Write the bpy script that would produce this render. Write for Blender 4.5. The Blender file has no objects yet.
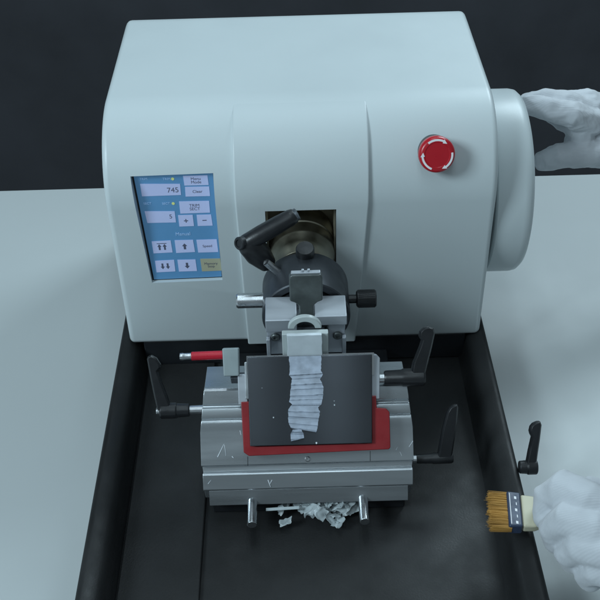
import bpy, bmesh, math, random
from mathutils import Vector, Matrix, noise
random.seed(7)
scene = bpy.context.scene
COL = scene.collection
R = math.radians
V = Vector

# ------------------------------------------------------------------ camera
TH, FPX, ROLL = R(40), 990.0, R(1.6)
CAM = V((-.005, -.837, .812))
fw = V((0, math.cos(TH), -math.sin(TH)))
r0 = V((1, 0, 0)); u0 = V((0, math.sin(TH), math.cos(TH)))
cr = r0*math.cos(ROLL) - u0*math.sin(ROLL)
cu = u0*math.cos(ROLL) + r0*math.sin(ROLL)
cd = bpy.data.cameras.new('camera'); cam = bpy.data.objects.new('camera', cd); COL.objects.link(cam)
cd.sensor_width = 36; cd.lens = 36*FPX/600; cd.clip_start = .01; cd.clip_end = 100
cam.matrix_world = Matrix.Translation(CAM) @ Matrix((cr, cu, -fw)).transposed().to_4x4()
scene.camera = cam

def ray(px, py): return fw + cr*((px-300)/FPX) + cu*((300-py)/FPX)
def on_y(px, py, y): d = ray(px, py); return CAM + d*((y-CAM.y)/d.y)
def proj(p):
    q = p-CAM; z = q.dot(fw); return 300+FPX*q.dot(cr)/z, 300-FPX*q.dot(cu)/z
def on_z(px, py, z): d = ray(px, py); return CAM + d*((z-CAM.z)/d.z)

# ------------------------------------------------------------------ materials
def mat(name, col, rough=.5, metal=0., var=0., vscale=8., bump=0., bscale=200., coat=0., stretch=None,
        rvar=0., emit=0., trans=0., sheen=0., spec=.5):
    m = bpy.data.materials.new(name); m.use_nodes = True
    nt = m.node_tree; N = nt.nodes; L = nt.links
    b = N['Principled BSDF']
    b.inputs['Base Color'].default_value = (*col, 1)
    b.inputs['Roughness'].default_value = rough
    b.inputs['Metallic'].default_value = metal
    b.inputs['Specular IOR Level'].default_value = spec
    if coat:
        b.inputs['Coat Weight'].default_value = coat; b.inputs['Coat Roughness'].default_value = .2
    if sheen: b.inputs['Sheen Weight'].default_value = sheen
    if emit:
        b.inputs['Emission Color'].default_value = (*col, 1); b.inputs['Emission Strength'].default_value = emit
    tc = N.new('ShaderNodeTexCoord'); mp = N.new('ShaderNodeMapping')
    L.new(tc.outputs['Object'], mp.inputs['Vector'])
    if stretch: mp.inputs['Scale'].default_value = stretch
    def nz(sc, det=5):
        n = N.new('ShaderNodeTexNoise'); n.inputs['Scale'].default_value = sc; n.inputs['Detail'].default_value = det
        L.new(mp.outputs['Vector'], n.inputs['Vector']); return n
    if var:
        n = nz(vscale); cr_ = N.new('ShaderNodeValToRGB')
        a, c = [max(0, x*(1-var)) for x in col], [min(1, x*(1+var)) for x in col]
        cr_.color_ramp.elements[0].color = (*a, 1); cr_.color_ramp.elements[0].position = .3
        cr_.color_ramp.elements[1].color = (*c, 1); cr_.color_ramp.elements[1].position = .7
        L.new(n.outputs['Fac'], cr_.inputs['Fac']); L.new(cr_.outputs['Color'], b.inputs['Base Color'])
    if rvar:
        n = nz(vscale*3); mr = N.new('ShaderNodeMapRange')
        mr.inputs['From Min'].default_value = .3; mr.inputs['From Max'].default_value = .7
        mr.inputs['To Min'].default_value = max(.02, rough-rvar); mr.inputs['To Max'].default_value = min(1, rough+rvar)
        L.new(n.outputs['Fac'], mr.inputs['Value']); L.new(mr.outputs['Result'], b.inputs['Roughness'])
    if bump:
        n = nz(bscale); bp = N.new('ShaderNodeBump'); bp.inputs['Strength'].default_value = bump
        bp.inputs['Distance'].default_value = .001
        L.new(n.outputs['Fac'], bp.inputs['Height']); L.new(bp.outputs['Normal'], b.inputs['Normal'])
    if trans:
        t = N.new('ShaderNodeBsdfTransparent'); mx = N.new('ShaderNodeMixShader'); mx.inputs['Fac'].default_value = trans
        out = N['Material Output']
        L.new(b.outputs['BSDF'], mx.inputs[1]); L.new(t.outputs['BSDF'], mx.inputs[2]); L.new(mx.outputs['Shader'], out.inputs['Surface'])
    return m

M = dict(
    body=mat('white_enamel', (.56, .62, .635), .38, var=.025, vscale=6, bump=.05, bscale=700, rvar=.05, spec=.4),
    wheel=mat('grey_enamel', (.56, .62, .635), .36, var=.03, vscale=7, bump=.05, bscale=700, rvar=.05, spec=.4),
    black=mat('black_paint', (.014, .016, .019), .45, var=.3, vscale=14, bump=.12, bscale=600, rvar=.1),
    basep=mat('base_paint', (.017, .0178, .0185), .5, spec=.30, var=.35, vscale=10, bump=.15, bscale=500, rvar=.12),
    plastic=mat('black_plastic', (.012, .013, .015), .36, var=.2, vscale=40, bump=.08, bscale=900, rvar=.08),
    ring=mat('burnished_steel', (.05, .056, .065), .42, metal=.5, var=.2, vscale=30, bump=.05, bscale=500, rvar=.08),
    alu=mat('milled_aluminium', (.52, .555, .58), .32, metal=.88, var=.1, vscale=25, bump=.07, bscale=240, stretch=(.12, 1, 1), rvar=.08),
    alu2=mat('satin_aluminium', (.46, .49, .53), .38, metal=.5, var=.1, vscale=25, bump=.06, bscale=300, stretch=(.15, 1, 1), rvar=.08),
    steel=mat('polished_steel', (.62, .64, .66), .30, metal=1, var=.08, vscale=40, rvar=.06),
    spind=mat('oiled_steel', (.27, .25, .195), .40, metal=1, var=.25, vscale=18, bump=.03, bscale=300, rvar=.1),
    recess=mat('stained_iron', (.46, .42, .31), .5, metal=.0, var=.45, vscale=22, rvar=.12),
    plate=mat('dark_ground_steel', (.078, .084, .094), .25, metal=1, var=.12, vscale=14, stretch=(.1, 1, 1)),
    thumb=mat('dull_nickel', (.12, .135, .135), .4, metal=.6, var=.25, vscale=60, rvar=.1),
    red=mat('dark_red_enamel', (.26, .016, .02), .4, var=.12, vscale=30, bump=.05, bscale=400, rvar=.08),
    red2=mat('bright_red_plastic', (.50, .012, .03), .32, var=.08, vscale=30, rvar=.05),
    cap=mat('stop_red', (.46, .010, .02), .30, var=.06, vscale=30, rvar=.05),
    white=mat('white_print', (.80, .80, .82), .5, var=.03),
    clear=mat('cassette_plastic', (.47, .52, .52), .35, var=.04, vscale=60, rvar=.06),
    wax=mat('wax_block', (.64, .70, .74), .42, var=.05, vscale=70, bump=.1, bscale=300),
    ribbon=mat('wax_ribbon', (.45, .51, .61), .30, var=.2, vscale=110, bump=.25, bscale=300, trans=.27),
    shav=mat('wax_shaving', (.50, .56, .58), .35, var=.2, vscale=60, trans=.35),
    crumb=mat('wax_crumb', (.75, .80, .84), .5),
    clamp_d=mat('dark_clamp_metal', (.13, .145, .165), .35, metal=.6, var=.2, vscale=50, rvar=.1),
    grey=mat('grey_block', (.28, .33, .34), .5, metal=.2, var=.1, vscale=50),
    table=mat('laminate_table', (.46, .495, .50), .42, var=.03, vscale=3, bump=.03, bscale=350, rvar=.06, spec=.35),
    wall=mat('dark_wall', (.036, .039, .047), .75, var=.2, vscale=5, bump=.2, bscale=120),
    glass=mat('screen_blue', (.075, .21, .39), .3, emit=.30, var=.06, vscale=20),
    btn=mat('screen_button', (.36, .43, .66), .35, emit=.30, var=.03),
    btny=mat('screen_yellow', (.28, .30, .22), .35, emit=.26),
    ink=mat('screen_ink', (.10, .11, .17), .5),
    inkl=mat('screen_light_ink', (.30, .48, .72), .5, emit=.25),
    dot=mat('screen_dot', (.50, .58, .22), .5, emit=.3),
    bristle=mat('golden_bristle', (.42, .22, .045), .55, var=.45, vscale=60, bump=.6, bscale=160, stretch=(.08, 1.5, 1.5)),
    ferrule=mat('printed_band', (.03, .045, .085), .4, var=.3, vscale=60, rvar=.1),
    handle=mat('cream_wood', (.55, .52, .38), .45, var=.08, vscale=30, stretch=(.2, 1, 1)),
)
def brushed(m, an):
    nt = m.node_tree; b = nt.nodes['Principled BSDF']; t = nt.nodes.new('ShaderNodeTangent'); t.direction_type = 'UV_MAP'; t.uv_map = 'brush'
    b.inputs['Anisotropic'].default_value = an; b.inputs['Anisotropic Rotation'].default_value = .25
    nt.links.new(t.outputs['Tangent'], b.inputs['Tangent'])
brushed(M['plate'], 1.0)
def glove_mat():
    m = mat('knit_glove', (.53, .555, .59), .85, var=.06, vscale=40, sheen=.3)
    nt = m.node_tree; N = nt.nodes; L = nt.links
    tc = N.new('ShaderNodeTexCoord'); w1 = N.new('ShaderNodeTexWave'); w1.inputs['Scale'].default_value = 150
    w1.inputs['Distortion'].default_value = 1.2; w1.inputs['Detail'].default_value = 2; w1.bands_direction = 'Y'
    n2 = N.new('ShaderNodeTexNoise'); n2.inputs['Scale'].default_value = 420
    ad = N.new('ShaderNodeMath'); ad.operation = 'ADD'
    L.new(tc.outputs['Object'], w1.inputs['Vector']); L.new(tc.outputs['Object'], n2.inputs['Vector'])
    L.new(w1.outputs['Fac'], ad.inputs[0]); L.new(n2.outputs['Fac'], ad.inputs[1])
    bp = N.new('ShaderNodeBump'); bp.inputs['Strength'].default_value = .16; bp.inputs['Distance'].default_value = .0006
    L.new(ad.outputs[0], bp.inputs['Height']); L.new(bp.outputs['Normal'], N['Principled BSDF'].inputs['Normal'])
    return m
M['glove'] = glove_mat()

# ------------------------------------------------------------------ mesh helpers
def empty(name, loc, label, cat, group=None):
    o = bpy.data.objects.new(name, None); COL.objects.link(o); o.location = loc; o.empty_display_size = .02
    o['label'] = label; o['category'] = cat
    if group: o['group'] = group
    return o
def finish(me, ang=32):
    for p in me.polygons: p.use_smooth = True
    me.set_sharp_from_angle(angle=R(ang))
def obj(name, bm, mats, parent=None, bevel=0., seg=2, ang=32, label=None, cat=None, group=None, kind=None, recalc=True):
    if recalc: bmesh.ops.recalc_face_normals(bm, faces=bm.faces[:])
    me = bpy.data.meshes.new(name); bm.to_mesh(me); bm.free()
    for m in (mats if isinstance(mats, (list, tuple)) else [mats]): me.materials.append(M[m])
    finish(me, ang)
    o = bpy.data.objects.new(name, me); COL.objects.link(o)
    if parent:
        o.parent = parent
        if parent.type == 'EMPTY': o.matrix_parent_inverse = Matrix.Translation(-parent.location)
    if bevel:
        b = o.modifiers.new('bevel', 'BEVEL'); b.width = bevel; b.segments = seg; b.limit_method = 'ANGLE'; b.angle_limit = R(35)
        b.harden_normals = True
    if label: o['label'] = label
    if cat: o['category'] = cat
    if group: o['group'] = group
    if kind: o['kind'] = kind
    return o
def bake(o):
    dg = bpy.context.evaluated_depsgraph_get(); dg.update()
    me = bpy.data.meshes.new_from_object(o.evaluated_get(dg)); o.modifiers.clear(); o.data = me
    return o
def box(bm, x0, x1, y0, y1, z0, z1, mi=0):
    vs = [bm.verts.new((x, y, z)) for x in (x0, x1) for y in (y0, y1) for z in (z0, z1)]
    for f in ((0, 1, 3, 2), (4, 6, 7, 5), (0, 4, 5, 1), (2, 3, 7, 6), (0, 2, 6, 4), (1, 5, 7, 3)):
        bm.faces.new([vs[i] for i in f]).material_index = mi
    return bm
def hexa(bm, A, B, mi=0):
    """solid between two quads"""
    a = [bm.verts.new(p) for p in A]; b = [bm.verts.new(p) for p in B]
    n = len(a)
    fs = [bm.faces.new(a), bm.faces.new(b[::-1])]
    for i in range(n): fs.append(bm.faces.new((a[i], b[i], b[(i+1) % n], a[(i+1) % n])))
    for f in fs: f.material_index = mi
    return bm
def extr(bm, prof, x0, x1, mi=0):
    """prof [(y,z)], x0/x1 number or per-vertex list"""
    n = len(prof)
    X0 = x0 if isinstance(x0, list) else [x0]*n; X1 = x1 if isinstance(x1, list) else [x1]*n
    return hexa(bm, [(X0[i], *prof[i]) for i in range(n)], [(X1[i], *prof[i]) for i in range(n)], mi)
def frame(d):
    d = V(d).normalized(); a = V((0, 0, 1)) if abs(d.z) < .9 else V((0, 1, 0))
    x = d.cross(a).normalized(); return x, d.cross(x).normalized(), d
def cyl(bm, p0, p1, r0_, r1_=None, n=32, mi=0):
    p0, p1 = V(p0), V(p1); r1_ = r0_ if r1_ is None else r1_
    x, y, d = frame(p1-p0)
    A = [p0 + (x*math.cos(t)+y*math.sin(t))*r0_ for t in [2*math.pi*i/n for i in range(n)]]
    B = [p1 + (x*math.cos(t)+y*math.sin(t))*r1_ for t in [2*math.pi*i/n for i in range(n)]]
    return hexa(bm, A, B, mi)
def lathe(bm, p0, d, prof, n=40, mi=0):
    """prof [(t along d, r)]; closed with caps where r>0"""
    x, y, d = frame(d); p0 = V(p0); rings = []
    for t, r in prof:
        if r < 1e-6: rings.append([bm.verts.new(p0+d*t)])
        else: rings.append([bm.verts.new(p0+d*t+(x*math.cos(2*math.pi*i/n)+y*math.sin(2*math.pi*i/n))*r) for i in range(n)])
    for a, b in zip(rings, rings[1:]):
        for i in range(n):
            j = (i+1) % n
            q = [a[i % len(a)], a[j % len(a)], b[j % len(b)], b[i % len(b)]]
            q = list(dict.fromkeys(q))
            if len(q) > 2: bm.faces.new(q).material_index = mi
    for rr in (rings[0], rings[-1]):
        if len(rr) > 1: bm.faces.new(rr).material_index = mi
    return bm
def sweep(bm, pts, rad, n=14, side=None, mi=0, dome=True):
    """rounded bar through pts; rad list of (a,b): a along 'side', b across"""
    pts = [V(p) for p in pts]; rad = [r if isinstance(r, (tuple, list)) else (r, r) for r in rad]
    T = []
    for i in range(len(pts)):
        a, b = pts[max(0, i-1)], pts[min(len(pts)-1, i+1)]; T.append((b-a).normalized())
    P, Q, TT = [], [], []
    if dome:
        for k in (0, 1, 2):
            a = math.pi/2*k/3
            P.append(pts[0]-T[0]*rad[0][1]*math.cos(a)); Q.append((rad[0][0]*max(.08, math.sin(a)), rad[0][1]*max(.08, math.sin(a)))); TT.append(T[0])
    P += pts; Q += rad; TT += T
    if dome:
        for k in (2, 1, 0):
            a = math.pi/2*k/3
            P.append(pts[-1]+T[-1]*rad[-1][1]*math.cos(a)); Q.append((rad[-1][0]*max(.08, math.sin(a)), rad[-1][1]*max(.08, math.sin(a)))); TT.append(T[-1])
    rings = []
    s = V(side) if side else frame(T[0])[0]
    for p, (a, b), t in zip(P, Q, TT):
        x = (s - t*s.dot(t)).normalized(); s = x if not side else s
        y = t.cross(x)
        rings.append([bm.verts.new(p + x*math.cos(2*math.pi*i/n)*a + y*math.sin(2*math.pi*i/n)*b) for i in range(n)])
    for a, b in zip(rings, rings[1:]):
        for i in range(n): bm.faces.new((a[i], a[(i+1) % n], b[(i+1) % n], b[i])).material_index = mi
    bm.faces.new(rings[0]).material_index = mi; bm.faces.new(rings[-1][::-1]).material_index = mi
    return bm
NB = bmesh.new

# ------------------------------------------------------------------ setting
obj('table', box(NB(), -1.6, 1.6, -1.3, .404, -.03, 0), 'table', bevel=.003, kind='structure')
obj('wall', box(NB(), -4, 4, 1.70, 1.75, -1.2, 3.0), 'wall', kind='structure')

# ------------------------------------------------------------------ microtome
mic = empty('microtome', (0, .12, 0), 'white rotary microtome with blue touchscreen, red stop button and black base pan', 'microtome')
# housing
def arc(cy, cz, r, a0, a1, n): return [(cy+r*math.cos(R(a0+(a1-a0)*i/n)), cz+r*math.sin(R(a0+(a1-a0)*i/n))) for i in range(n+1)]
BR, BY, BZ0 = .085, .085, .235
prof = [(0, .050)] + arc(BY, BZ0, BR, 180, 90, 64) + arc(.262, .285, .035, 90, 0, 10) + [(.297, .050)]
housing = obj('housing', extr(NB(), prof, -.2005, .199), 'body', bevel=.0065, seg=5)
# screen recess and spindle opening are cut out of the housing and its raised panel
SN = V((0, -1, .075)).normalized(); SP = V((0, .0045, .146))
def scr(px, py, off=0):
    d = ray(px, py); p0 = SP+SN*off; return CAM + d*((p0-CAM).dot(SN)/d.dot(SN))
SQ = [scr(*p) for p in ((131, 173.3), (213.4, 170.2), (222.6, 277.6), (152.5, 280.6))]
Sc = sum(SQ, V())/4
def cutter_screen():
    A = [V((p.x, -.03, p.z)) for p in SQ]; B = [V((p.x, p.y+.0014, p.z)) for p in SQ]
    return obj('cut', hexa(NB(), A, B), 'body')
def cutter_hole(): return obj('cut', box(NB(), -.0382, .0346, -.03, .10, .118, .2326), 'body')
def cut(o, c):
    m = o.modifiers.new('b', 'BOOLEAN'); m.operation = 'DIFFERENCE'; m.solver = 'EXACT'; m.object = c
    bake(o); bpy.data.objects.remove(c, do_unlink=True)
bake(housing)
cut(housing, cutter_screen()); cut(housing, cutter_hole())
def smooth_housing(me, xl, xr, rb):
    finish(me, 32); me.update()
    out = []; vn = [v.normal.copy() for v in me.vertices]
    for p in me.polygons:
        for li in p.loop_indices:
            vi = me.loops[li].vertex_index; c = me.vertices[vi].co
            if c.z < .0575 or c.y > .225: n = vn[vi]
            else:
                if c.z <= BZ0: n = V((0, -1, 0))
                elif c.y < BY: n = V((0, c.y-BY, c.z-BZ0)).normalized()
                else: n = V((0, 0, 1))
                tx = (c.x-(xr-rb))/rb if c.x > 0 else (c.x-(xl+rb))/rb
                if abs(tx) > 1 or (tx > 0) != (c.x > 0): tx = max(-1, min(1, tx)) if (tx > 0) == (c.x > 0) else 0
                n = n*math.sqrt(max(0, 1-tx*tx)) + V((tx, 0, 0))
            out.append(n if n.dot(p.normal) > .8 else p.normal.copy())
    me.normals_split_custom_set(out)
smooth_housing(housing.data, -.2005, .199, .0065)
housing.parent = mic; housing.matrix_parent_inverse = Matrix.Translation(-mic.location)
# raised centre panel that runs out into the roof
nz_ = 60
pp = [(-.0042, .0485), (-.0042, .10), (-.0042, .15), (-.0042, .20)]
for i in range(nz_+1):
    a = 180 - 84*i/nz_; t = i/nz_
    r = BR + .0042 - .0056*max(0, (t-.5)/.5)**1.5
    pp.append((BY+r*math.cos(R(a)), BZ0+r*math.sin(R(a))))
pb = [(.004, .0485)]
def px_l(z): return -.0655 - .003*min(1, max(0, (z-.05)/.2))
def px_r(z): return .0565 + .0118*min(1, max(0, (z-.05)/.19))**.8
prof2 = pp + [(.078, .3115), (.026, .27), (.008, .22)] + pb
pan = obj('front_panel', extr(NB(), prof2, [px_l(z) for y, z in prof2], [px_r(z) for y, z in prof2]), 'body', bevel=.0034, seg=4)
bake(pan); cut(pan, cutter_hole()); finish(pan.data, 34)
w = pan.modifiers.new('w', 'WEIGHTED_NORMAL'); w.keep_sharp = True; bake(pan)
pan.parent = mic; pan.matrix_parent_inverse = Matrix.Translation(-mic.location)
# recess lining
b = NB()
x0, x1, z0, z1 = -.0380, .0344, .1183, .2324
box(b, x0, x0+.0016, .008, .04, z0, z1); box(b, x1-.0016, x1, .008, .04, z0, z1)
box(b, x0+.0016, x1-.0016, .008, .04, z1-.0016, z1); box(b, x0+.0016, x1-.0016, .0385, .0399, z0, z1-.0016)
obj('recess_lining', b, 'recess', mic)
# spindle
b = NB()
lathe(b, (-.001, .088, .1755), (0, -1, 0), [(0, .0335), (.058, .0335), (.058, .0325), (.062, .0325), (.062, .0365), (.074, .0365), (.076, .0355), (.079, .0355), (.080, .034),
      (.094, .034), (.096, .0335), (.099, .0322), (.108, .0315), (.118, .031), (.124, .029)], 64)
obj('spindle', b, 'spind', mic, bevel=.0006)
b = NB(); box(b, -.010, -.0078, .016, .038, .2120, .2307)
obj('locking_pin', b, 'spind', mic)

# base pan
def rrect(x0, x1, y0, y1, r, z, n=6):
    out = []
    for cx, cy, a0 in ((x1-r, y1-r, 0), (x0+r, y1-r, 90), (x0+r, y0+r, 180), (x1-r, y0+r, 270)):
        for i in range(n+1):
            a = R(a0+90*i/n); out.append((cx+r*math.cos(a), cy+r*math.sin(a), z))
    return out
b = NB()
loops = []
for ins, z, r in ((.001, 0, .03), (0, .006, .03), (0, .049, .03), (.0010, .0520, .03), (.0034, .0538, .03), (.0070, .0540, .03), (.0165, .0478, .026), (.0205, .0440, .024), (.0225, .036, .023), (.0245, .018, .022), (.028, .012, .022)):
    loops.append([b.verts.new(p) for p in rrect(-.2118+ins, .2062-ins, -.385+ins, .312-ins, r, z)])
for A, B in zip(loops, loops[1:]):
    n = len(A)
    for i in range(n): b.faces.new((A[i], A[(i+1) % n], B[(i+1) % n], B[i]))
b.faces.new(loops[0]); b.faces.new(loops[-1])
pan_o = obj('base_pan', b, 'basep', mic, ang=50)
b = NB(); box(b, -.186, .184, .004, .288, .0125, .0498)
obj('pedestal', b, 'black', mic, bevel=.002)
b = NB(); box(b, -.1830, -.1055, -.352, .003, .0125, .0165)
obj('pan_step', b, 'basep', mic, bevel=.002)
b = NB(); box(b, -.098, .094, -.212, .003, .0125, .0300)
obj('slide_bed', b, 'black', mic, bevel=.0015)
for x in (-.0572, .0513):
    obj('guide_rod', cyl(NB(), (x, -.247, .0365), (x, -.2125, .0365), .0048), 'steel', mic, bevel=.0008)

# handwheel
b = NB()
wc = V((.2030, .112, .185))
lathe(b, wc, (1, 0, 0), [(0, .098), (.0006, .1015), (.002, .103), (.0300, .103), (.0360, .1018), (.0402, .098), (.0418, .093), (.0418, .086), (.034, .080), (.034, .03), (.040, .028), (.040, 0)], 96)
hw = obj('handwheel', b, 'wheel', mic, ang=40)
b = NB(); lathe(b, (.237, .172, .246), (1, 0, 0), [(0, .009), (.012, .0085), (.03, .010), (.05, .0105), (.058, .009), (.060, 0)], 28)
obj('crank_handle', b, 'plastic', hw)

# emergency stop
best = None
for i in range(500):
    ph = R(5+i*.12); ed_ = V((0, -math.cos(ph-R(13)), math.sin(ph-R(13))))
    for xx in (.1325, .1335, .1345, .1355):
        e_ = V((xx, BY-BR*math.cos(ph), BZ0+BR*math.sin(ph))); u_ = proj(e_+ed_*.0235); er_ = (u_[0]-437)**2+(u_[1]-155)**2
        if best is None or er_ < best[0]: best = (er_, e_, ed_)
ec, ed = best[1], best[2]
b = NB(); lathe(b, ec, ed, [(-.016, .0165), (.0075, .0165), (.0085, .0155), (.0085, 0)], 48)
es = obj('emergency_stop', b, 'plastic', mic)
b = NB(); lathe(b, ec, ed, [(.0085, .0105), (.0105, .0165), (.0125, .0178), (.019, .0181), (.0215, .0176), (.0232, .0162), (.0238, .0145), (.0238, .0126), (.0232, .0120), (.0232, 0)], 56)
obj('mushroom_cap', b, 'cap', es, ang=40)
ex = V((1, 0, 0)); ex = (ex-ed*ex.dot(ed)).normalized(); ey = ed.cross(ex)*-1
if ey.z < 0: ey = -ey
b = NB()
def ring_pt(a, r, t): return ec + ed*t + ex*math.cos(R(a))*r + ey*math.sin(R(a))*r
for a0 in (128, 8, -112):
    pr_in, pr_out = [], []
    for i in range(15):
        a = a0 - 62*i/14
        pr_in.append((a, .01365)); pr_out.append((a, .0156))
    for i in range(14):
        q = [(pr_in[i], 0), (pr_out[i], 0), (pr_out[i+1], 0), (pr_in[i+1], 0)]
        hexa(b, [ring_pt(p[0][0], p[0][1], .02395) for p in q], [ring_pt(p[0][0], p[0][1], .0232) for p in q])
    a = a0-62
    tri = [(a, .0124), (a, .0166), (a-17, .0143)]
    hexa(b, [ring_pt(x, y, .02395) for x, y in tri], [ring_pt(x, y, .0232) for x, y in tri])
obj('turn_arrows', b, 'white', es)

# touchscreen
def zp(zx, zy, off): return scr(125+zx/5, 165+zy/5, off)
def inq(l, r_, t, d_):
    ex_t, ex_b = (SQ[1]-SQ[0]).normalized(), (SQ[2]-SQ[3]).normalized(); dl, dr = (SQ[3]-SQ[0]).normalized(), (SQ[2]-SQ[1]).normalized()
    return [SQ[0]+ex_t*l+dl*t, SQ[1]-ex_t*r_+dr*t, SQ[2]-ex_b*r_-dr*d_, SQ[3]+ex_b*l-dl*d_]
b = NB(); q = inq(.0020, .0009, .0010, .0014); hexa(b, q, [p-SN*.001 for p in q])
ts = obj('touchscreen', b, 'glass', mic)
b = NB(); hexa(b, [p-SN*.0006 for p in SQ], [p-SN*.0013 for p in SQ]); obj('screen_bezel', b, 'plastic', ts)
EX = ((SQ[1]-SQ[0])+(SQ[2]-SQ[3])).normalized(); EY = ((SQ[0]-SQ[3])*.5+(SQ[1]-SQ[2])*.5).normalized()
def add_text(bm, s, c, size, mi):
    cu_ = bpy.data.curves.new('t', 'FONT'); cu_.body = s; cu_.size = size; cu_.align_x = 'CENTER'; cu_.align_y = 'CENTER'; cu_.space_line = .85
    cu_.extrude = .00008
    o = bpy.data.objects.new('t', cu_); COL.objects.link(o)
    dg = bpy.context.evaluated_depsgraph_get(); dg.update()
    me = bpy.data.meshes.new_from_object(o.evaluated_get(dg))
    bpy.data.objects.remove(o, do_unlink=True); bpy.data.curves.remove(cu_)
    mtx = Matrix((EX, EY, SN)).transposed().to_4x4(); mtx.translation = c
    me.transform(mtx)
    n0 = len(bm.faces); bm.from_mesh(me); bm.faces.ensure_lookup_table()
    for f in bm.faces[n0:]: f.material_index = mi
    bpy.data.meshes.remove(me)
def arrow(bm, c, up, h, w, mi, base=False):
    y0 = c + V((0, 0, 0)); s = 1 if up else -1
    def P(a, d, dy): return c + EX*a + EY*d*s - SN*dy
    for poly in ([(-w*.22, -h/2), (w*.22, -h/2), (w*.22, h*.05), (-w*.22, h*.05)], [(-w/2, h*.05), (w/2, h*.05), (0, h/2)]):
        hexa(bm, [P(a, d, 0) for a, d in poly], [P(a, d, .0002) for a, d in poly], mi)
YB = .0005
def button(name, q, txt=None, size=.004, m='btn', ar=None, off=(0, 0), pm=None):
    b = NB(); pts = [zp(x, y, YB) for x, y in q]
    hexa(b, pts, [p-SN*.00045 for p in pts])
    c = sum(pts, V())/4 + SN*.0001 + EX*off[0] + EY*off[1]
    if txt: add_text(b, txt, c, size, 1)
    if pm:
        for a_, d_ in ([(.0022, .0005)] if pm == '-' else [(.0022, .0005), (.0005, .0022)]):
            qq = [c+EX*i*a_+EY*j*d_+SN*(.00004*(a_ > d_)) for i, j in ((-1, -1), (1, -1), (1, 1), (-1, 1))]
            hexa(b, qq, [x-SN*.0002 for x in qq], 1)
    if ar:
        up, k = ar
        for dx in ([0] if k == 1 else [-.0028, .0028]): arrow(b, c+EX*dx, up, .0074, .0056 if k == 1 else .0046, 1)
        if k == 2 and up:
            hexa(b, [c+EX*a+EY*d for a, d in ((-.0052, .0040), (.0052, .0040), (.0052, .0048), (-.0052, .0048))],
                 [c+EX*a+EY*d-SN*.0002 for a, d in ((-.0052, .0040), (.0052, .0040), (.0052, .0048), (-.0052, .0048))], 1)
    return obj(name, b, [m, 'ink'], ts, recalc=False)
button('readout', [(75, 95), (275, 95), (280, 150), (85, 157)], '745', .0082, off=(.0122, -.0010))
button('readout', [(98, 232), (248, 232), (255, 287), (112, 290)], '5', .0068, off=(.0105, 0))
button('touch_button', [(290, 55), (412, 52), (418, 100), (297, 103)], 'Menu\nMode', .0046)
button('touch_button', [(300, 110), (420, 108), (425, 155), (303, 158)], 'Clear', .0046)
button('touch_button', [(270, 183), (420, 180), (425, 238), (277, 243)], 'TRIM\nSECT', .0048)
button('touch_button', [(265, 252), (338, 250), (345, 305), (272, 308)], pm='+')
button('touch_button', [(358, 250), (430, 248), (438, 303), (364, 305)], pm='-')
button('touch_button', [(133, 383), (228, 378), (238, 437), (143, 442)], ar=(True, 2))
button('touch_button', [(248, 377), (340, 375), (350, 435), (256, 440)], ar=(True, 1))
button('touch_button', [(357, 375), (458, 372), (466, 435), (366, 438)], 'Speed', .0042)
button('touch_button', [(150, 480), (245, 475), (252, 532), (158, 537)], ar=(False, 2))
button('touch_button', [(262, 475), (352, 473), (360, 530), (270, 533)], ar=(False, 1))
button('touch_button', [(376, 470), (475, 468), (485, 528), (385, 532)], 'Memory\nStop', .0042, m='btny')
for tx, x, y, sz in (('Manual', 290, 345, .0056), ('TRIM', 92, 70, .0036), ('TRIM', 208, 70, .0036), ('SECT', 112, 193, .0036), ('SECT', 205, 193, .0036)):
    b = NB(); add_text(b, tx, zp(x, y, YB), sz, 0); obj('caption', b, 'inkl', ts, recalc=False)
for x, y in ((238, 70), (241, 193)):
    c = zp(x, y, YB); obj('indicator_dot', cyl(NB(), c, c-SN*.0003, .0016, n=16), 'dot', ts)

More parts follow.
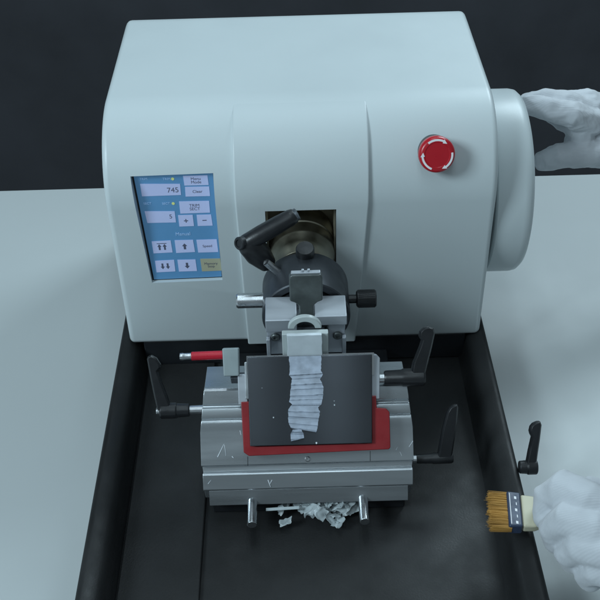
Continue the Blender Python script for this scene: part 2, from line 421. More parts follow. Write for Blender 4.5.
# clamping levers ------------------------------------------------------------
def lever(name, parent, axis_pts, outline, hub_r, shaft=None, shaft_r=.004, cap=None, off=0., tilt=0., th=.0095, label=None):
    """axis_pts: hub cylinder ends; outline: the arm's silhouette on its own sloping plane, given real thickness"""
    b = NB()
    p0, p1 = V(axis_pts[0]), V(axis_pts[1]); L_ = (p1-p0).length
    lathe(b, p0, p1-p0, [(0, hub_r*.80), (L_*.04, hub_r*.92), (L_*.42, hub_r), (L_*.46, hub_r*1.12), (L_*.95, hub_r*1.12), (L_, hub_r*.95)], 30)
    a = [on_s(*p, off) for p in outline]; c0 = p0.lerp(p1, .75)
    top = sum(a, V())/len(a)
    n_ = len(a); mid = [p for p in a]
    def lift(p):      # the arm leans towards its tip
        t = max(0, (c0-p).dot(DN)); return p + NN*(t*tilt)
    # rounded section: three rings across the thickness
    rings = []
    for d, k in ((th*.5, .80), (th*.28, 1), (-th*.28, 1), (-th*.5, .80)):
        ring = []
        for i, p in enumerate(a):
            pa, pb = a[i-1], a[(i+1) % n_]
            tng = (pb-pa).normalized(); nin = NN.cross(tng); 
            if nin.dot(top-p) < 0 and False: nin = -nin
            ring.append((p, nin, d, k))
        rings.append(ring)
    area2 = sum((a[i]-top).cross(a[(i+1) % n_]-top).dot(NN) for i in range(n_)); sg = 1 if area2 > 0 else -1
    vr = [[b.verts.new(lift(p + nin*sg*(1-k)*.0085) + NN*d) for p, nin, d, k in ring] for ring in rings]
    for A, B in zip(vr, vr[1:]):
        for i in range(n_): b.faces.new((A[i], A[(i+1) % n_], B[(i+1) % n_], B[i]))
    b.faces.new(vr[0]); b.faces.new(vr[-1][::-1])
    o = obj(name, b, 'plastic', parent, bevel=.0005, seg=2, ang=32, label=label)
    if shaft: obj('threaded_shaft', cyl(NB(), shaft[0], shaft[1], shaft_r), 'steel', o, bevel=.0005)
    if cap: obj('screw_cap', cyl(NB(), cap[0], cap[1], cap[2]), 'steel', o, bevel=.0006)
    return o
E0 = V((0, -.15, .1657)); c50, s50 = math.cos(R(50)), math.sin(R(50))
DN = V((0, -c50, -s50)); NN = V((0, -s50, c50))
def S(x, s, off): return E0 + V((x, 0, 0)) + DN*s - NN*off
def on_s(px, py, off=0):
    d = ray(px, py); p0 = E0-NN*off; return CAM + d*((p0-CAM).dot(NN)/d.dot(NN))
# slide lock lever on the outside of the base pan
h0, h1 = V((.2055, -.201, .034)), V((.232, -.201, .034))
c = on_y(526, 467, -.201); h0.y = h1.y = c.y; h0.z = h1.z = c.z; h1.x = on_y(537, 467, c.y).x
lever('lock_lever', mic, (h0, h1), [(525, 466), (527.5, 450), (530.2, 436), (528.6, 433.2), (527.8, 430), (528.6, 425.6), (531, 422.4), (534.6, 420.6), (538.2, 420.2), (539.8, 424), (538.6, 438), (537, 452), (535.6, 466)],
      .0068, off=(E0-h1).dot(NN), tilt=.12)

# ------------------------------------------------------------------ knife holder (local slope frame)
kh = empty('knife_holder', (-.002, -.17, .03), 'grey ridged metal knife holder with dark blade plate and red finger guard', 'knife holder')
# base block
ps = [(.0285, .026), (.0300, .0205), (.0325, .0188), (.0400, .0188), (.0450, .0198), (.0470, .0216), (.0482, .0216), (.0500, .0196), (.0560, .0188), (.0592, .0196),
      (.0602, .0212), (.0612, .0190), (.0640, .0182), (.0700, .0190), (.0730, .0194), (.1050, .0200), (.1062, .0212), (.1066, .0265), (.1122, .0265), (.1126, .0206), (.1145, .0198),
      (.1290, .0222), (.1300, .0232), (.1302, .0320)]
yz = [(S(0, s, o).y, S(0, s, o).z) for s, o in ps]
hw_ = [.0985 + .0050*min(1, max(0, (s-.03)/.045)) if s < .106 else (.1030 if s < .112 else .1022) for s, o in ps]
yz += [(S(0, .130, .034).y, .0306), (-.112, .0306), (-.112, yz[0][1]-.008)]
hw_ += [.1020, .1000, .0985]
# lower front face recedes under the slab
b = NB(); extr(b, yz, [-.0022-h for h in hw_], [-.0022+h for h in hw_])
bb = obj('base_block', b, 'alu', kh, bevel=.0008, seg=2, ang=25)
yz = [(S(0, .1306, .026).y, S(0, .1306, .026).z), (S(0, .1455, .0275).y, S(0, .1455, .0275).z+.001), (-.205, .0312), (-.19, .0312), (-.19, S(0, .1306, .026).z)]
yz[1] = (S(0, .1440, .0280).y, .0345)
b = NB(); extr(b, yz, -.0992, .0958)
obj('foot_plate', b, 'alu', kh, bevel=.0008)
# engraved scratches and set screw
def sliver(p, q, w, off=.0192):
    b = NB(); P, Q = on_s(*p, off), on_s(*q, off); t = (Q-P).normalized(); sd = t.cross(NN)*w*.7
    hexa(b, [P-sd*.5, P+sd*.5, Q+sd*.2, Q-sd*.2], [x-NN*.0012 for x in (P-sd*.5, P+sd*.5, Q+sd*.2, Q-sd*.2)]); obj('scratch', b, 'crumb', bb)
for p, q, w in (((217.5, 457), (224, 444), .0010), ((224.5, 445), (226, 456), .0006), ((237.5, 421), (241, 435), .0013), ((232, 456.5), (233.5, 458), .0012),
                ((413, 441), (409, 447), .0004), ((400, 452), (402, 456), .0005), ((396, 450), (397.5, 447), .0008)):
    sliver(p, q, w)
for p, q, w in (((268, 480), (270.5, 487), .0011), ((272, 480), (270, 484), .0008), ((208, 484), (211, 480), .0005), ((292, 475), (294, 477), .0018)):
    sliver(p, q, w, .0205)
b = NB(); c = on_s(307.5, 459, .0195); lathe(b, c-NN*.003, NN, [(0, .0026), (.0036, .0026), (.004, .0020), (.004, .0011), (.002, .0010), (.002, 0)], 20)
obj('set_screw', b, 'steel', bb)
b = NB(); P = on_s(247.5, 456.5, .0197); Q = on_s(247.5, 466, .0197)
hexa(b, [P, P+V((.0005, 0, 0)), Q+V((.0005, 0, 0)), Q], [x-NN*.001 for x in (P, P+V((.0005, 0, 0)), Q+V((.0005, 0, 0)), Q)]); obj('joint_line', b, 'plastic', bb)
b = NB(); P = on_s(370, 451, .0197); Q = on_s(370, 461, .0197)
hexa(b, [P, P+V((.0005, 0, 0)), Q+V((.0005, 0, 0)), Q], [x-NN*.001 for x in (P, P+V((.0005, 0, 0)), Q+V((.0005, 0, 0)), Q)])
obj('joint_line', b, 'plastic', bb)
# neck between base block and blade clamp
b = NB(); hexa(b, [S(-.052, .012, .0085), S(.056, .012, .0085), S(.056, .088, .0085), S(-.052, .088, .0085)], [S(-.052, .012, .0240), S(.056, .012, .0240), S(.056, .088, .0240), S(-.052, .088, .0240)])
obj('clamp_bed', b, 'clamp_d', kh, bevel=.001)
# back block under the plate's upper edge
b = NB(); hexa(b, [S(-.060, .004, .0042), S(.062, .004, .0042), S(.062, .040, .0042), S(-.060, .040, .0042)], [S(-.060, .012, .030), S(.062, .012, .030), S(.062, .040, .030), S(-.060, .040, .030)])
obj('blade_bed', b, 'alu', kh, bevel=.001)
# pressure plate
q = [on_s(247, 357.2), on_s(372, 354.3), on_s(372.2, 443.2), on_s(250, 446.4)]
b = NB(); hexa(b, q, [p-NN*.0034 for p in q])
pl_ = obj('pressure_plate', b, 'plate', kh, bevel=.0007, seg=3)
uv = pl_.data.uv_layers.new(name='brush')
for lp_ in pl_.data.loops:
    c = pl_.data.vertices[lp_.vertex_index].co; uv.data[lp_.index].uv = (c.x*5, (c-E0).dot(DN)*5)
b = NB()
hexa(b, [S(-.0575, -.0016, .0012), S(.0640, -.0016, .0012), S(.0640, .02, .0040), S(-.0575, .02, .0040)], [S(-.0575, -.0012, .0018), S(.0640, -.0012, .0018), S(.0640, .02, .0046), S(-.0575, .02, .0046)])
obj('blade', b, 'steel', kh)
# side cheeks
for pts in ([(237.5, 374.5), (247.5, 374), (247.8, 405), (238.5, 405)], [(371, 354.6), (376.5, 354.4), (380, 358), (379.5, 399), (371, 399)]):
    a = [on_s(*p, .0056) for p in pts]
    b = NB(); hexa(b, a, [p-NN*.016 for p in a]); obj('side_cheek', b, 'alu2', kh, bevel=.0008)
# red finger guard (one outline, a plate of its own)
go = [(241, 402), (249.5, 401.5), (251, 440), (256, 446.6), (366, 443.4), (372, 440), (371, 396), (376, 395.5), (376.8, 408), (386, 408.5), (389.6, 412), (390.6, 447.5), (389, 449.4), (249, 456.2), (243.6, 452.5)]
b = NB(); a = [on_s(*p, .0040) for p in go]
A = [b.verts.new(p) for p in a]; B = [b.verts.new(p-NN*.004) for p in a]
b.faces.new(A); b.faces.new(B[::-1])
for i in range(len(A)): b.faces.new((A[i], B[i], B[(i+1) % len(A)], A[(i+1) % len(A)]))
obj('finger_guard', b, 'red', kh, bevel=.0009, seg=3)
# ejector: grey block with red rod
c = on_s(222, 354.8, .004)
b = NB(); q = [on_s(222, 348.5, .002), on_s(238.6, 348, .002), on_s(239.2, 376, .002), on_s(223.6, 376.6, .002)]
hexa(b, q, [p-NN*.012 for p in q]); obj('ejector_block', b, 'grey', kh, bevel=.0012, seg=3)
b = NB(); p0, p1, p2 = on_s(223, 355, .007), on_s(191.5, 356.2, .007), on_s(180, 356.8, .007)
er = obj('ejector_rod', cyl(b, p0, p1, .0042, n=24), 'red2', kh, bevel=.0006)
b = NB(); x_ = (p2-p1); lathe(b, p1+x_*.02, x_, [(0, .0032), (x_.length*.65, .0032), (x_.length*.72, .0036), (x_.length*.98, .0034), (x_.length, .0026)], 20)
obj('rod_tip', b, 'steel', er)
b = NB(); box(b, -.074, -.058, S(0, .02, .014).y-.004, S(0, .02, .014).y+.004, S(0, .02, .014).z-.004, S(0, .02, .014).z+.004)
obj('ejector_link', b, 'clamp_d', kh, bevel=.001)

# levers of the holder
def pt(px, py, off): return on_s(px, py, off)
ax = pt(203, 409.5, .026); o_ = .026
lever('clamping_lever', kh, (pt(190, 410, o_), pt(160, 411, o_)),
      [(158, 411), (155, 396), (151.8, 376), (149.4, 358.4), (150.6, 355.2), (153.6, 354.2), (158.6, 357), (162.6, 363.6), (162.4, 367.6), (159.6, 370.4), (162.6, 380), (167.4, 394), (172, 409)],
      .0070, shaft=(pt(206, 409.2, o_), pt(188, 410, o_)), shaft_r=.0042, cap=(pt(162, 411, o_), pt(156.4, 411.3, o_), .0036), off=o_, tilt=.25)
o_ = .014
lever('clamping_lever', kh, (pt(384, 378, o_), pt(425, 377, o_)),
      [(410, 380), (412.2, 362), (418.2, 346), (420, 339.6), (417.5, 336), (418, 330.8), (421.8, 327), (427, 325.8), (431.6, 327.8), (433, 333), (430.6, 346), (427.4, 361), (423.6, 379)],
      .0078, shaft=(pt(376, 378.4, o_), pt(386, 378, o_)), shaft_r=.0048, off=o_, tilt=.25, th=.012)
o_ = .036
lever('clamping_lever', kh, (pt(416, 459, o_), pt(453, 457.6, o_)),
      [(436.6, 460), (438.6, 444), (441.2, 426), (444.6, 411), (447.4, 405.6), (451.4, 403), (454.6, 402.6), (455.8, 406), (455.2, 420), (453.4, 440), (451.2, 459)],
      .0050, shaft=(pt(406, 459.4, o_), pt(418, 459, o_)), shaft_r=.0040, off=o_, tilt=.25)

# ------------------------------------------------------------------ specimen head
sh = empty('specimen_holder', (0, -.045, .16), 'dark round specimen holder with silver jaws, side rods and black lever', 'specimen holder')
hx, hz, hr = .0008, .158, .0445
b = NB()
lathe(b, (hx, -.034, hz), (0, -1, 0), [(0, .035), (.0, .043), (.0015, hr), (.0495, hr), (.0510, .0435), (.0512, .0375), (.0470, .0345), (.0470, 0)], 72)
obj('orientation_ring', b, 'ring', sh, ang=28)
b = NB(); cyl(b, (hx, -.081, hz), (hx, -.0865, hz), .0342, n=56)
obj('ring_face', b, 'black', sh)
b = NB(); lathe(b, (.0015, -.0365, .194), (0, -.25, 1), [(0, .0095), (.0170, .0095), (.0190, .0085), (.0190, 0)], 32)
obj('top_knob', b, 'plastic', sh)
# left rod and right knob
za = .1612; ya = -.060
obj('alignment_rod', lathe(NB(), (-.040, ya, za), (-1, -.0, 0), [(0, .0078), (.0285, .0078), (.0300, .0068), (.0300, 0)], 32), 'steel', sh)
b = NB(); za2 = .1595
kn = obj('adjusting_stem', cyl(b, (.040, ya, za2), (.0545, ya, za2), .0045), 'plastic', sh)
b = NB(); prof_k = [(0, .0078), (.001, .0088)]
lathe(b, (.0525, ya, za2), (1, 0, 0), [(0, .0070), (.0012, .0088), (.0195, .0090), (.0205, .0080), (.0205, 0)], 28)
for i in range(28):
    a = 2*math.pi*i/28; box(b, .0545, .0715, ya+math.cos(a)*.0088-.0004, ya+math.cos(a)*.0088+.0004, za2+math.sin(a)*.0088-.0004, za2+math.sin(a)*.0088+.0004)
obj('knurled_knob', b, 'plastic', kn)
# head lever
yl = -.048
A0, A1 = on_y(246, 243, yl), on_y(291, 217.5, yl+.012)
b = NB()
sweep(b, [A0, A0.lerp(A1, .35), A0.lerp(A1, .7), A1], [(.0092, .0086), (.0098, .0092), (.0095, .0090), (.0088, .0082)], 18)
H0, H1 = on_y(250, 245, yl+.002), on_y(265, 261, yl+.004)
sweep(b, [H0, H0.lerp(H1, .5), H1], [.0125, .0135, .0105], 18)
hl = obj('clamping_lever', b, 'plastic', sh, ang=45)
d_ = (A0-A1).normalized()
b = NB(); lathe(b, on_y(241.5, 243, yl-.004), (-.6, -.6, .3), [(-.004, .0066), (.0035, .0066), (.0045, .0058), (.0045, .0040), (.003, .0036), (.003, 0)], 28)
obj('pivot_cap', b, 'black', hl)
b = NB(); d2 = (A1-A0).normalized(); lathe(b, A1+d2*.0036, d2, [(0, .0064), (.0036, .0064), (.0042, .0052), (.0042, 0)], 24)
obj('end_plug', b, 'clamp_d', hl)
b = NB(); cyl(b, on_y(266, 262, yl-.006), on_y(279, 273, yl-.006), .0040, n=24)
obj('threaded_shaft', b, 'steel', hl)
# jaws
zt = .1875
for sx, xa, xb in ((-1, -.0390, -.0085), (1, .0085, .0398)):
    b = NB(); box(b, min(xa, xb), max(xa, xb), -.1185 if sx > 0 else -.1225, -.0868, .1760 if sx > 0 else .1725, zt)
    jw = obj('jaw_block', b, 'alu2', sh, bevel=.0009)
    b = NB(); xo = .0385*sx; xi = .0215*sx
    box(b, min(xi, xo), max(xi, xo), -.1135, -.0868, .135, .1756 if sx > 0 else .1721)
    jp = obj('jaw_plate', b, 'alu2', sh, bevel=.001)
    cx = .0305*sx+.0004; cz = .1590
    b = NB(); lathe(b, (cx, -.1134, cz), (0, -1, .0), [(0, .0046), (.0022, .0046), (.0030, .0038), (.0030, .0020), (.0018, .0018), (.0018, 0)], 28)
    obj('jaw_screw', b, 'thumb', sh)
    b = NB(); xo2 = .0392*sx; xi2 = .0352*sx
    box(b, min(xi2, xo2), max(xi2, xo2), -.1195, -.1140, .138, .1600); obj('jaw_leg', b, 'alu2', sh, bevel=.0008)
b = NB(); box(b, -.0083, .0083, -.112, -.0868, .165, .1845); obj('jaw_bridge', b, 'clamp_d', sh, bevel=.0006)
# thumb tab
b = NB()
def tq(y, d): return [V((x, y+dy, z)) for x, z, dy in d]
outline = [(-.0062, .1830), (.0082, .1830), (.0082, .1985), (.0120, .2020), (.0168, .2040), (.0168, .2300), (.0150, .2330), (-.0130, .2330), (-.0148, .2300), (-.0148, .2040), (-.0100, .2020), (-.0062, .1985)]
tilt = lambda z: -.1165 + (z-.183)*.10
A = [b.verts.new((x, tilt(z), z)) for x, z in outline]; B = [b.verts.new((x, tilt(z)+.0075, z)) for x, z in outline]
b.faces.new(A); b.faces.new(B[::-1])
for i in range(len(A)): b.faces.new((A[i], B[i], B[(i+1) % len(A)], A[(i+1) % len(A)]))
tt = obj('thumb_tab', b, 'thumb', sh, bevel=.0016, seg=3)
b = NB(); box(b, -.0128, .0148, -.1095, -.1052, .2326, .2346); box(b, -.003, -.0005, -.1085, -.106, .2340, .2372); box(b, .0025, .005, -.1085, -.106, .2340, .2372)
obj('tab_edge', b, 'alu2', tt, bevel=.0006)

# cassette with wax block, held in the jaws
cs = empty('specimen_cassette', (-.002, -.143, .18), 'pale plastic cassette with white wax block clamped between the silver jaws', 'cassette')
b = NB(); box(b, -.0230, .0208, -.1450, -.1385, .1590, .1895)
obj('cassette_plate', b, 'clear', cs, bevel=.001)
b = NB(); box(b, -.0200, .0180, -.1384, -.1140, .1540, .1715)
obj('cassette_back', b, 'clamp_d', cs, bevel=.001)
n = 24; b = NB()
def ep(a, r, y): return V((-.0012+math.cos(a)*r[0], y, .1890+math.sin(a)*r[1]))
ang_ = [math.pi*i/n for i in range(n+1)]
ol = [ep(a, (.0160, .0150), 0) for a in ang_] + [ep(a, (.0095, .0085), 0) for a in ang_[::-1]]
A = [b.verts.new((p.x, -.1375, p.z)) for p in ol]; B = [b.verts.new((p.x, -.1325, p.z)) for p in ol]
m_ = len(ol)
for i in range(n):
    j = m_-1-i
    b.faces.new((A[i], A[i+1], A[j-1], A[j])); b.faces.new((B[i], B[j], B[j-1], B[i+1]))
for i in range(m_): b.faces.new((A[i], B[i], B[(i+1) % m_], A[(i+1) % m_]))
obj('cassette_loop', b, 'clear', cs, bevel=.0012, seg=3, ang=40)
b = NB()
for i in range(1): box(b, -.0180, .0146, -.1492, -.1455, .1585, .1915)
bmesh.ops.subdivide_edges(b, edges=b.edges[:], cuts=6, use_grid_fill=True)
for v in b.verts: v.co += V((noise.noise(v.co*140), noise.noise(v.co*150+V((3, 0, 0)))*.6, noise.noise(v.co*140+V((0, 5, 0)))))*.0007
obj('wax_block', b, 'wax', cs, bevel=.0005, ang=50)

# ------------------------------------------------------------------ ribbon of wax sections
def ribbon(name, left, right, rows_per=5, label='', amp=.0011, off0=.0011, cols=14, seed=0, folds=(), flat=0, secs=(), slant=lambda s: 0):
    """left/right: lists of (px,py) edge points on the plate plane; builds a wavy solid strip"""
    b = NB(); rows = []
    n = len(left)
    ny = (n-1)*rows_per
    for k in range(ny+1):
        f = k/rows_per; i = min(n-2, int(f)); t = f-i
        l = V((*left[i], 0)).lerp(V((*left[i+1], 0)), t); r = V((*right[i], 0)).lerp(V((*right[i+1], 0)), t)
        row = []
        for j in range(cols+1):
            u = j/cols; p = l.lerp(r, u)
            q = on_s(p.x, p.y, 0)
            s = (q-E0).dot(DN)
            st = s + .0012*(u-.5)*math.sin(s*90+seed) + .0005*noise.noise(V((s*60, u*2.2, seed)))
            w1 = noise.noise(V((st*330, seed, 0))); w2 = noise.noise(V((st*800, seed+9, u*.7)))
            ramp = min(1, max(.08, (s-flat)/.004)) if flat else 1
            h = off0 + amp*ramp*(.5 + 1.1*w1 + .55*w2 + .35*noise.noise(V((s*150, u*4, seed+3))))
            if secs:
                sv = s + slant(s)*(u-.5)
                for s0, s1, hh in secs:
                    if s0 <= sv < s1:
                        f_ = (sv-s0)/(s1-s0); h = off0*.6 + hh*(f_**2.2) + .25*(h-off0); break
            for fs, fh, fw_ in folds: h += fh*math.exp(-((s-fs)/fw_)**2)
            if k in (0, ny): pass
            edge = .0006*noise.noise(V((s*420, seed, u > .5)))*(1 if j in (0, cols) else 0)
            row.append(b.verts.new(q + NN*max(.0006, h) + V((edge, 0, 0))))
        rows.append(row)
    for A, B in zip(rows, rows[1:]):
        for j in range(cols): b.faces.new((A[j], A[j+1], B[j+1], B[j]))
    o = obj(name, b, 'ribbon', label=label, cat='wax ribbon' if 'torn' not in label else 'wax scrap', ang=70)
    m = o.modifiers.new('s', 'SOLIDIFY'); m.thickness = .0003; m.offset = 1
    bake(o); finish(o.data, 70)
    return o
L_ = [(288.6, 356.4), (289.6, 364), (290, 371), (289.2, 375.5), (292.0, 378.6), (291, 388), (289.8, 397), (289.2, 402), (292.2, 404.4), (288.4, 409), (288, 417), (288.8, 424), (291, 428)]
R_ = [(321.2, 355.6), (321, 364), (321, 370.5), (322.8, 374.5), (320.2, 379), (323.4, 387), (322.8, 396), (321.6, 404), (317.8, 407.4), (320, 411), (318.8, 419), (317.4, 427), (316, 432)]
SECS = [(-.01, .0172, .0019)]; s_ = .0172
for w_, h_ in ((.0036, .0008), (.0058, .0016), (.0044, .0012), (.0062, .0015), (.0040, .0010), (.0052, .0019), (.0064, .0013), (.0048, .0018), (.0070, .0016), (.0046, .0012), (.0050, .0017), (.0080, .0015), (.02, .0012)):
    SECS.append((s_, s_+w_, h_)); s_ += w_
ribbon('section_ribbon', L_, R_, 18, 'long wavy white wax ribbon hanging from the blade over the dark plate', seed=1.3,
       flat=.013, folds=((.0465, -.0008, .0010),), secs=SECS, slant=lambda s: .0012*math.sin(s*70) - .09*max(0, s-.040))
ribbon('torn_section', [(292.5, 429.5), (290.5, 434), (291.2, 441)], [(301.5, 429), (303.4, 433), (304, 437.5)], 10, 'small torn wax piece on the dark plate below the ribbon end', amp=.0022, off0=.0013, cols=10, seed=6.1)

# crumbs on the plate
b = NB()
for px_, py_, r_ in ((273.5, 417.5, .0007), (334.5, 405, .0007), (334.2, 401, .0004), (316.5, 443, .0010), (262, 388, .0003)):
    c = on_s(px_, py_, -.0004)
    bmesh.ops.create_icosphere(b, subdivisions=1, radius=r_, matrix=Matrix.Translation(c) @ Matrix.Diagonal((1, 1.4, .8, 1)))
obj('wax_crumbs', b, 'crumb', label='tiny white wax crumbs scattered over the dark blade plate', cat='wax crumbs', kind='stuff')

# paraffin shavings in the pan
b = NB()
def film(c, w, h, rot, amp, sd):
    n1, n2 = 16, 11; G = []
    for i in range(n1+1):
        row = []
        for j in range(n2+1):
            u, v = i/n1-.5, j/n2-.5
            rag = 1+.28*noise.noise(V((math.atan2(v, u)*2.2, sd, 0)))
            p = V((u*w*rag, v*h*rag, 0))
            q = p*1.0 + V((sd*3.1, 0, 0))
            z = amp*(noise.noise(q*95)+.6*noise.noise(q*230)) + amp*1.2*math.sin(u*5+sd)*u
            p = V((p.x+amp*.5*noise.noise(q*150+V((0, 9, 0))), p.y+amp*.5*noise.noise(q*150+V((0, 0, 9))), z))
            row.append(b.verts.new(V(c)+rot @ p))
        G.append(row)
    for i in range(n1):
        for j in range(n2): b.faces.new((G[i][j], G[i+1][j], G[i+1][j+1], G[i][j+1]))
from mathutils import Euler
for i in range(46):
    px_ = random.gauss(322, 19); py_ = 499+abs(random.gauss(0, 9))
    if not 266 < px_ < 358: continue
    z = .020+random.random()*.018*max(.15, 1-abs(px_-320)/60)*max(.2, 1-(py_-499)/34)
    film(on_z(px_, py_, z), random.uniform(.008, .021), random.uniform(.005, .012), Euler((random.uniform(-.7, .9), random.uniform(-.6, .6), random.uniform(-1.2, 1.2))).to_matrix(), random.uniform(.002, .0045), i*1.7)
P, Q = on_z(266, 509.5, .030), on_z(299, 507.5, .034)
sd_ = V((0, .0013, .0006)); hexa(b, [P-sd_, P+sd_, Q+sd_, Q-sd_], [x-V((0, -.0003, .0008)) for x in (P-sd_, P+sd_, Q+sd_, Q-sd_)])
o = obj('paraffin_shavings', b, 'shav', label='heap of white paraffin shavings in the pan under the knife holder', cat='wax shavings', kind='stuff', ang=70)
m = o.modifiers.new('s', 'SOLIDIFY'); m.thickness = .0003; bake(o); finish(o.data, 70)

# ------------------------------------------------------------------ brush
BZ = .074
br = empty('flat_brush', on_z(515, 512, BZ), 'flat brush with golden bristles, dark printed band and cream handle', 'brush')
ba = (on_z(560, 515.5, BZ)-on_z(505, 512, BZ)).normalized(); bs = V((0, 0, 1)).cross(ba).normalized()   # bs points away from the viewer
bc = on_z(507, 512, BZ)
def BP(a, s, z=0): return bc + ba*a + bs*s + V((0, 0, z))
hwid = .0205
# bristles: many thin tapered tufts in one mesh
b = NB()
for i in range(620):
    s = random.uniform(-hwid, hwid); z = random.uniform(-.0045, .0045)*(1-.3*abs(s)/hwid)
    Lb = .0172+random.gauss(0, .0011) - .002*math.sin(s*260)**2
    p0, p1 = BP(.003, s, z), BP(-Lb, s*1.03+random.uniform(-.0008, .0008), z*1.1+random.uniform(-.0006, .0006))
    cyl(b, p0, p1, .00050, .00014, n=5)
obj('bristles', b, 'bristle', br)
def slab(name, a0, a1, w0, w1, t, m, bev=.002):
    b = NB(); hexa(b, [BP(a0, w0, t), BP(a0, -w0, t), BP(a1, -w1, t), BP(a1, w1, t)], [BP(a0, w0, -t), BP(a0, -w0, -t), BP(a1, -w1, -t), BP(a1, w1, -t)])
    return obj(name, b, m, br, bevel=bev, seg=3)
fe = slab('ferrule', 0, .0125, hwid-.0003, hwid-.0012, .0060, 'ferrule', .0018)
b = NB()
for k in range(5):
    s = .014-.007*k; hexa(b, [BP(.0065+.0012*(k % 2), s, .00615), BP(.0065+.0012*(k % 2), s-.003, .00615), BP(.0085, s-.0034, .00615), BP(.0085, s-.0004, .00615)],
                          [BP(.0065+.0012*(k % 2), s, .0055), BP(.0065+.0012*(k % 2), s-.003, .0055), BP(.0085, s-.0034, .0055), BP(.0085, s-.0004, .0055)])
hexa(b, [BP(.0022, hwid-.003, .00615), BP(.0022, -hwid+.003, .00615), BP(.0028, -hwid+.003, .00615), BP(.0028, hwid-.003, .00615)],
     [BP(.0022, hwid-.003, .0055), BP(.0022, -hwid+.003, .0055), BP(.0028, -hwid+.003, .0055), BP(.0028, hwid-.003, .0055)])
obj('band_print', b, 'white', fe)
b = NB(); pr_ = [(.0126, .0185), (.024, .0175), (.034, .0125), (.048, .0090), (.075, .0085), (.115, .0100), (.135, .0075)]
top = [BP(a, w, .0048) for a, w in pr_] + [BP(a, -w, .0048) for a, w in pr_[::-1]]
hexa(b, top, [p-V((0, 0, .0096)) for p in top])
obj('brush_handle', b, 'handle', br, bevel=.0026, seg=3)

# ------------------------------------------------------------------ gloved hands
def glove(name, chains, label, lumps=(), voxel=.0016, wr=.0009, seed=0, smooth=6):
    b = NB()
    for pts, rad in chains: sweep(b, pts, rad, 16)
    for c, r in lumps:
        bmesh.ops.create_icosphere(b, subdivisions=3, radius=1, matrix=Matrix.Translation(c) @ Matrix.Diagonal((*r, 1)))
    o = obj(name, b, 'glove', label=label, cat='gloved hand', ang=180)
    m = o.modifiers.new('r', 'REMESH'); m.mode = 'VOXEL'; m.voxel_size = voxel
    m = o.modifiers.new('s', 'SMOOTH'); m.iterations = smooth; m.factor = .5
    bake(o)
    me = o.data
    me.calc_loop_triangles()
    nor = [v.normal.copy() for v in me.vertices]
    for v, nn in zip(me.vertices, nor):
        p = v.co
        q = p + V((seed, 0, 0))
        f = noise.fractal(V((q.x*38, q.y*38, q.z*60)), 1.0, 2.0, 3)
        rg = 1-abs(noise.noise(V((q.x*55+f*.6, q.y*70, q.z*50))))*2.2
        v.co = p + nn*(f*wr*.8 + max(0, rg)*wr*.7)
    m = o.modifiers.new('s', 'SMOOTH'); m.iterations = 2; m.factor = .5
    bake(o)
    finish(o.data, 180)
    return o
# hand with brush, lower right
def Z(px, py, z): return on_z(px, py, z)
ch = [
    ([Z(618, 522, .105), Z(588, 503, .112), Z(563, 492, .106), Z(550, 500, .094), Z(546, 516, .084)], [.0180, .0190, .0205, .0165, .0120]),   # index
    ([Z(622, 545, .100), Z(592, 528, .110), Z(566, 520, .106), Z(553, 530, .088), Z(556, 541, .076)], [.0165, .0160, .0160, .0135, .0110]),   # middle
    ([Z(630, 565, .092), Z(602, 552, .102), Z(580, 546, .098), Z(568, 554, .080), Z(572, 562, .068)], [.0155, .0150, .0150, .0125, .0105]),   # ring
    ([Z(640, 582, .082), Z(615, 574, .090), Z(596, 570, .086), Z(586, 574, .070), Z(590, 580, .062)], [.0140, .0135, .0130, .0115, .0100]),   # little
    ([Z(650, 520, .070), Z(618, 500, .074), Z(590, 492, .072), Z(566, 502, .068)], [.0190, .0165, .0150, .0125]),                              # thumb behind
    ([Z(628, 540, .088), Z(660, 575, .082), Z(700, 615, .078)], [(.030, .022), (.034, .024), (.030, .024)]),
    ([Z(628, 565, .080), Z(665, 590, .078), Z(710, 640, .074)], [(.026, .020), (.030, .024), (.030, .026)]),
    ([Z(690, 600, .080), Z(760, 680, .085)], [.033, .040]),
]
glove('gloved_hand', ch, 'white knit gloved hand gripping the flat brush beside the black base pan', seed=0)
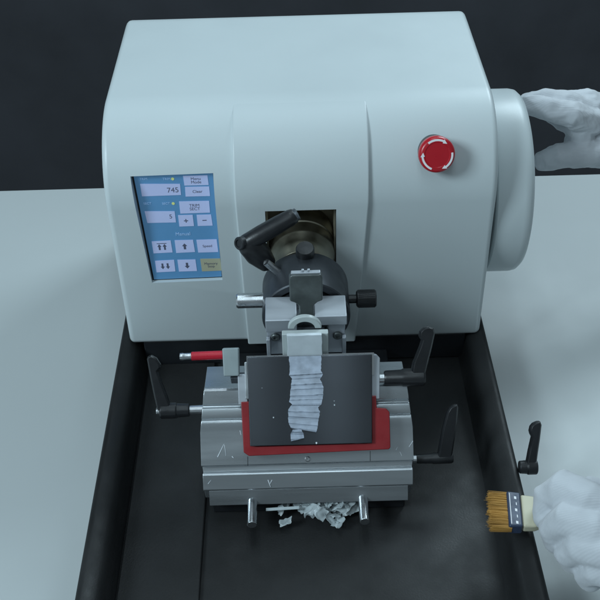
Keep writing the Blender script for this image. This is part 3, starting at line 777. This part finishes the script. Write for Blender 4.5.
# hand on the handwheel, upper right
Y = on_y
ch = [
    ([Y(592, 122, .150), Y(570, 114, .138), Y(548, 109, .140), Y(528, 105, .150)], [.0150, .0140, .0125, .0105]),     # index
    ([Y(594, 110, .170), Y(566, 104, .160), Y(544, 102, .162), Y(526, 104, .170)], [.0145, .0140, .0130, .0110]),     # middle
    ([Y(596, 105, .192), Y(568, 101, .186), Y(546, 100.5, .190), Y(529, 103, .196)], [.0135, .0128, .0120, .0105]),    # ring
    ([Y(598, 104, .212), Y(574, 102, .208), Y(556, 102, .212), Y(545, 104, .218)], [.0122, .0115, .0108, .0095]),      # little
    ([Y(606, 152, .150), Y(580, 153, .136), Y(558, 156, .132), Y(544, 160, .138)], [.0190, .0155, .0140, .0115]),     # thumb
    ([Y(588, 118, .175), Y(602, 132, .172), Y(640, 140, .175)], [(.026, .020), (.036, .028), (.034, .026)]),
    ([Y(600, 118, .195), Y(640, 138, .190)], [.022, .028]),
    ([Y(580, 128, .150), Y(578, 142, .148), Y(582, 152, .150)], [.016, .016, .017]),
    ([Y(560, 109, .172), Y(584, 112, .175)], [.0195, .027]),
    ([Y(548, 105, .165), Y(575, 118, .160)], [.0145, .021]),
    ([Y(640, 140, .178), Y(700, 158, .18), Y(800, 190, .16)], [.031, .036, .045]),
]
glove('gloved_hand', ch, 'white gloved hand reaching to the handwheel in front of the dark wall', seed=4, wr=.0022)

# ------------------------------------------------------------------ light
w = bpy.data.worlds.new('World'); scene.world = w; w.use_nodes = True
bg = w.node_tree.nodes['Background']; bg.inputs['Color'].default_value = (.72, .90, 1, 1); bg.inputs['Strength'].default_value = .20
def area(name, loc, target, size, power, col, sy=None):
    l = bpy.data.lights.new(name, 'AREA'); l.energy = power; l.color = col; l.size = size
    if sy: l.shape = 'RECTANGLE'; l.size_y = sy
    o = bpy.data.objects.new(name, l); COL.objects.link(o); o.location = loc
    o.rotation_euler = (V(target)-V(loc)).to_track_quat('-Z', 'Y').to_euler(); return o
LC = (.72, .905, 1)
area('left_light', (-1.4, -.95, 1.45), (0, 0, .15), .6, 29, LC)
for lx in (-.24, .10): area('ceiling_lamp', (lx, .55, 2.1), (lx*.9, .30, 0), .10, 3.3, LC, 1.5)
for lx, pw in ((-.155, 1.9), (.085, 2.1)): area('ceiling_lamp', (lx, -.85, 1.75), (lx, -.40, 0), .05, pw, LC, 1.2)
area('back_light', (.85, 1.15, 1.35), (.38, .15, 0), .6, 20, LC)
vs = scene.view_settings; vs.view_transform = 'Standard'; vs.look = 'None'; vs.exposure = -.12; vs.gamma = 1
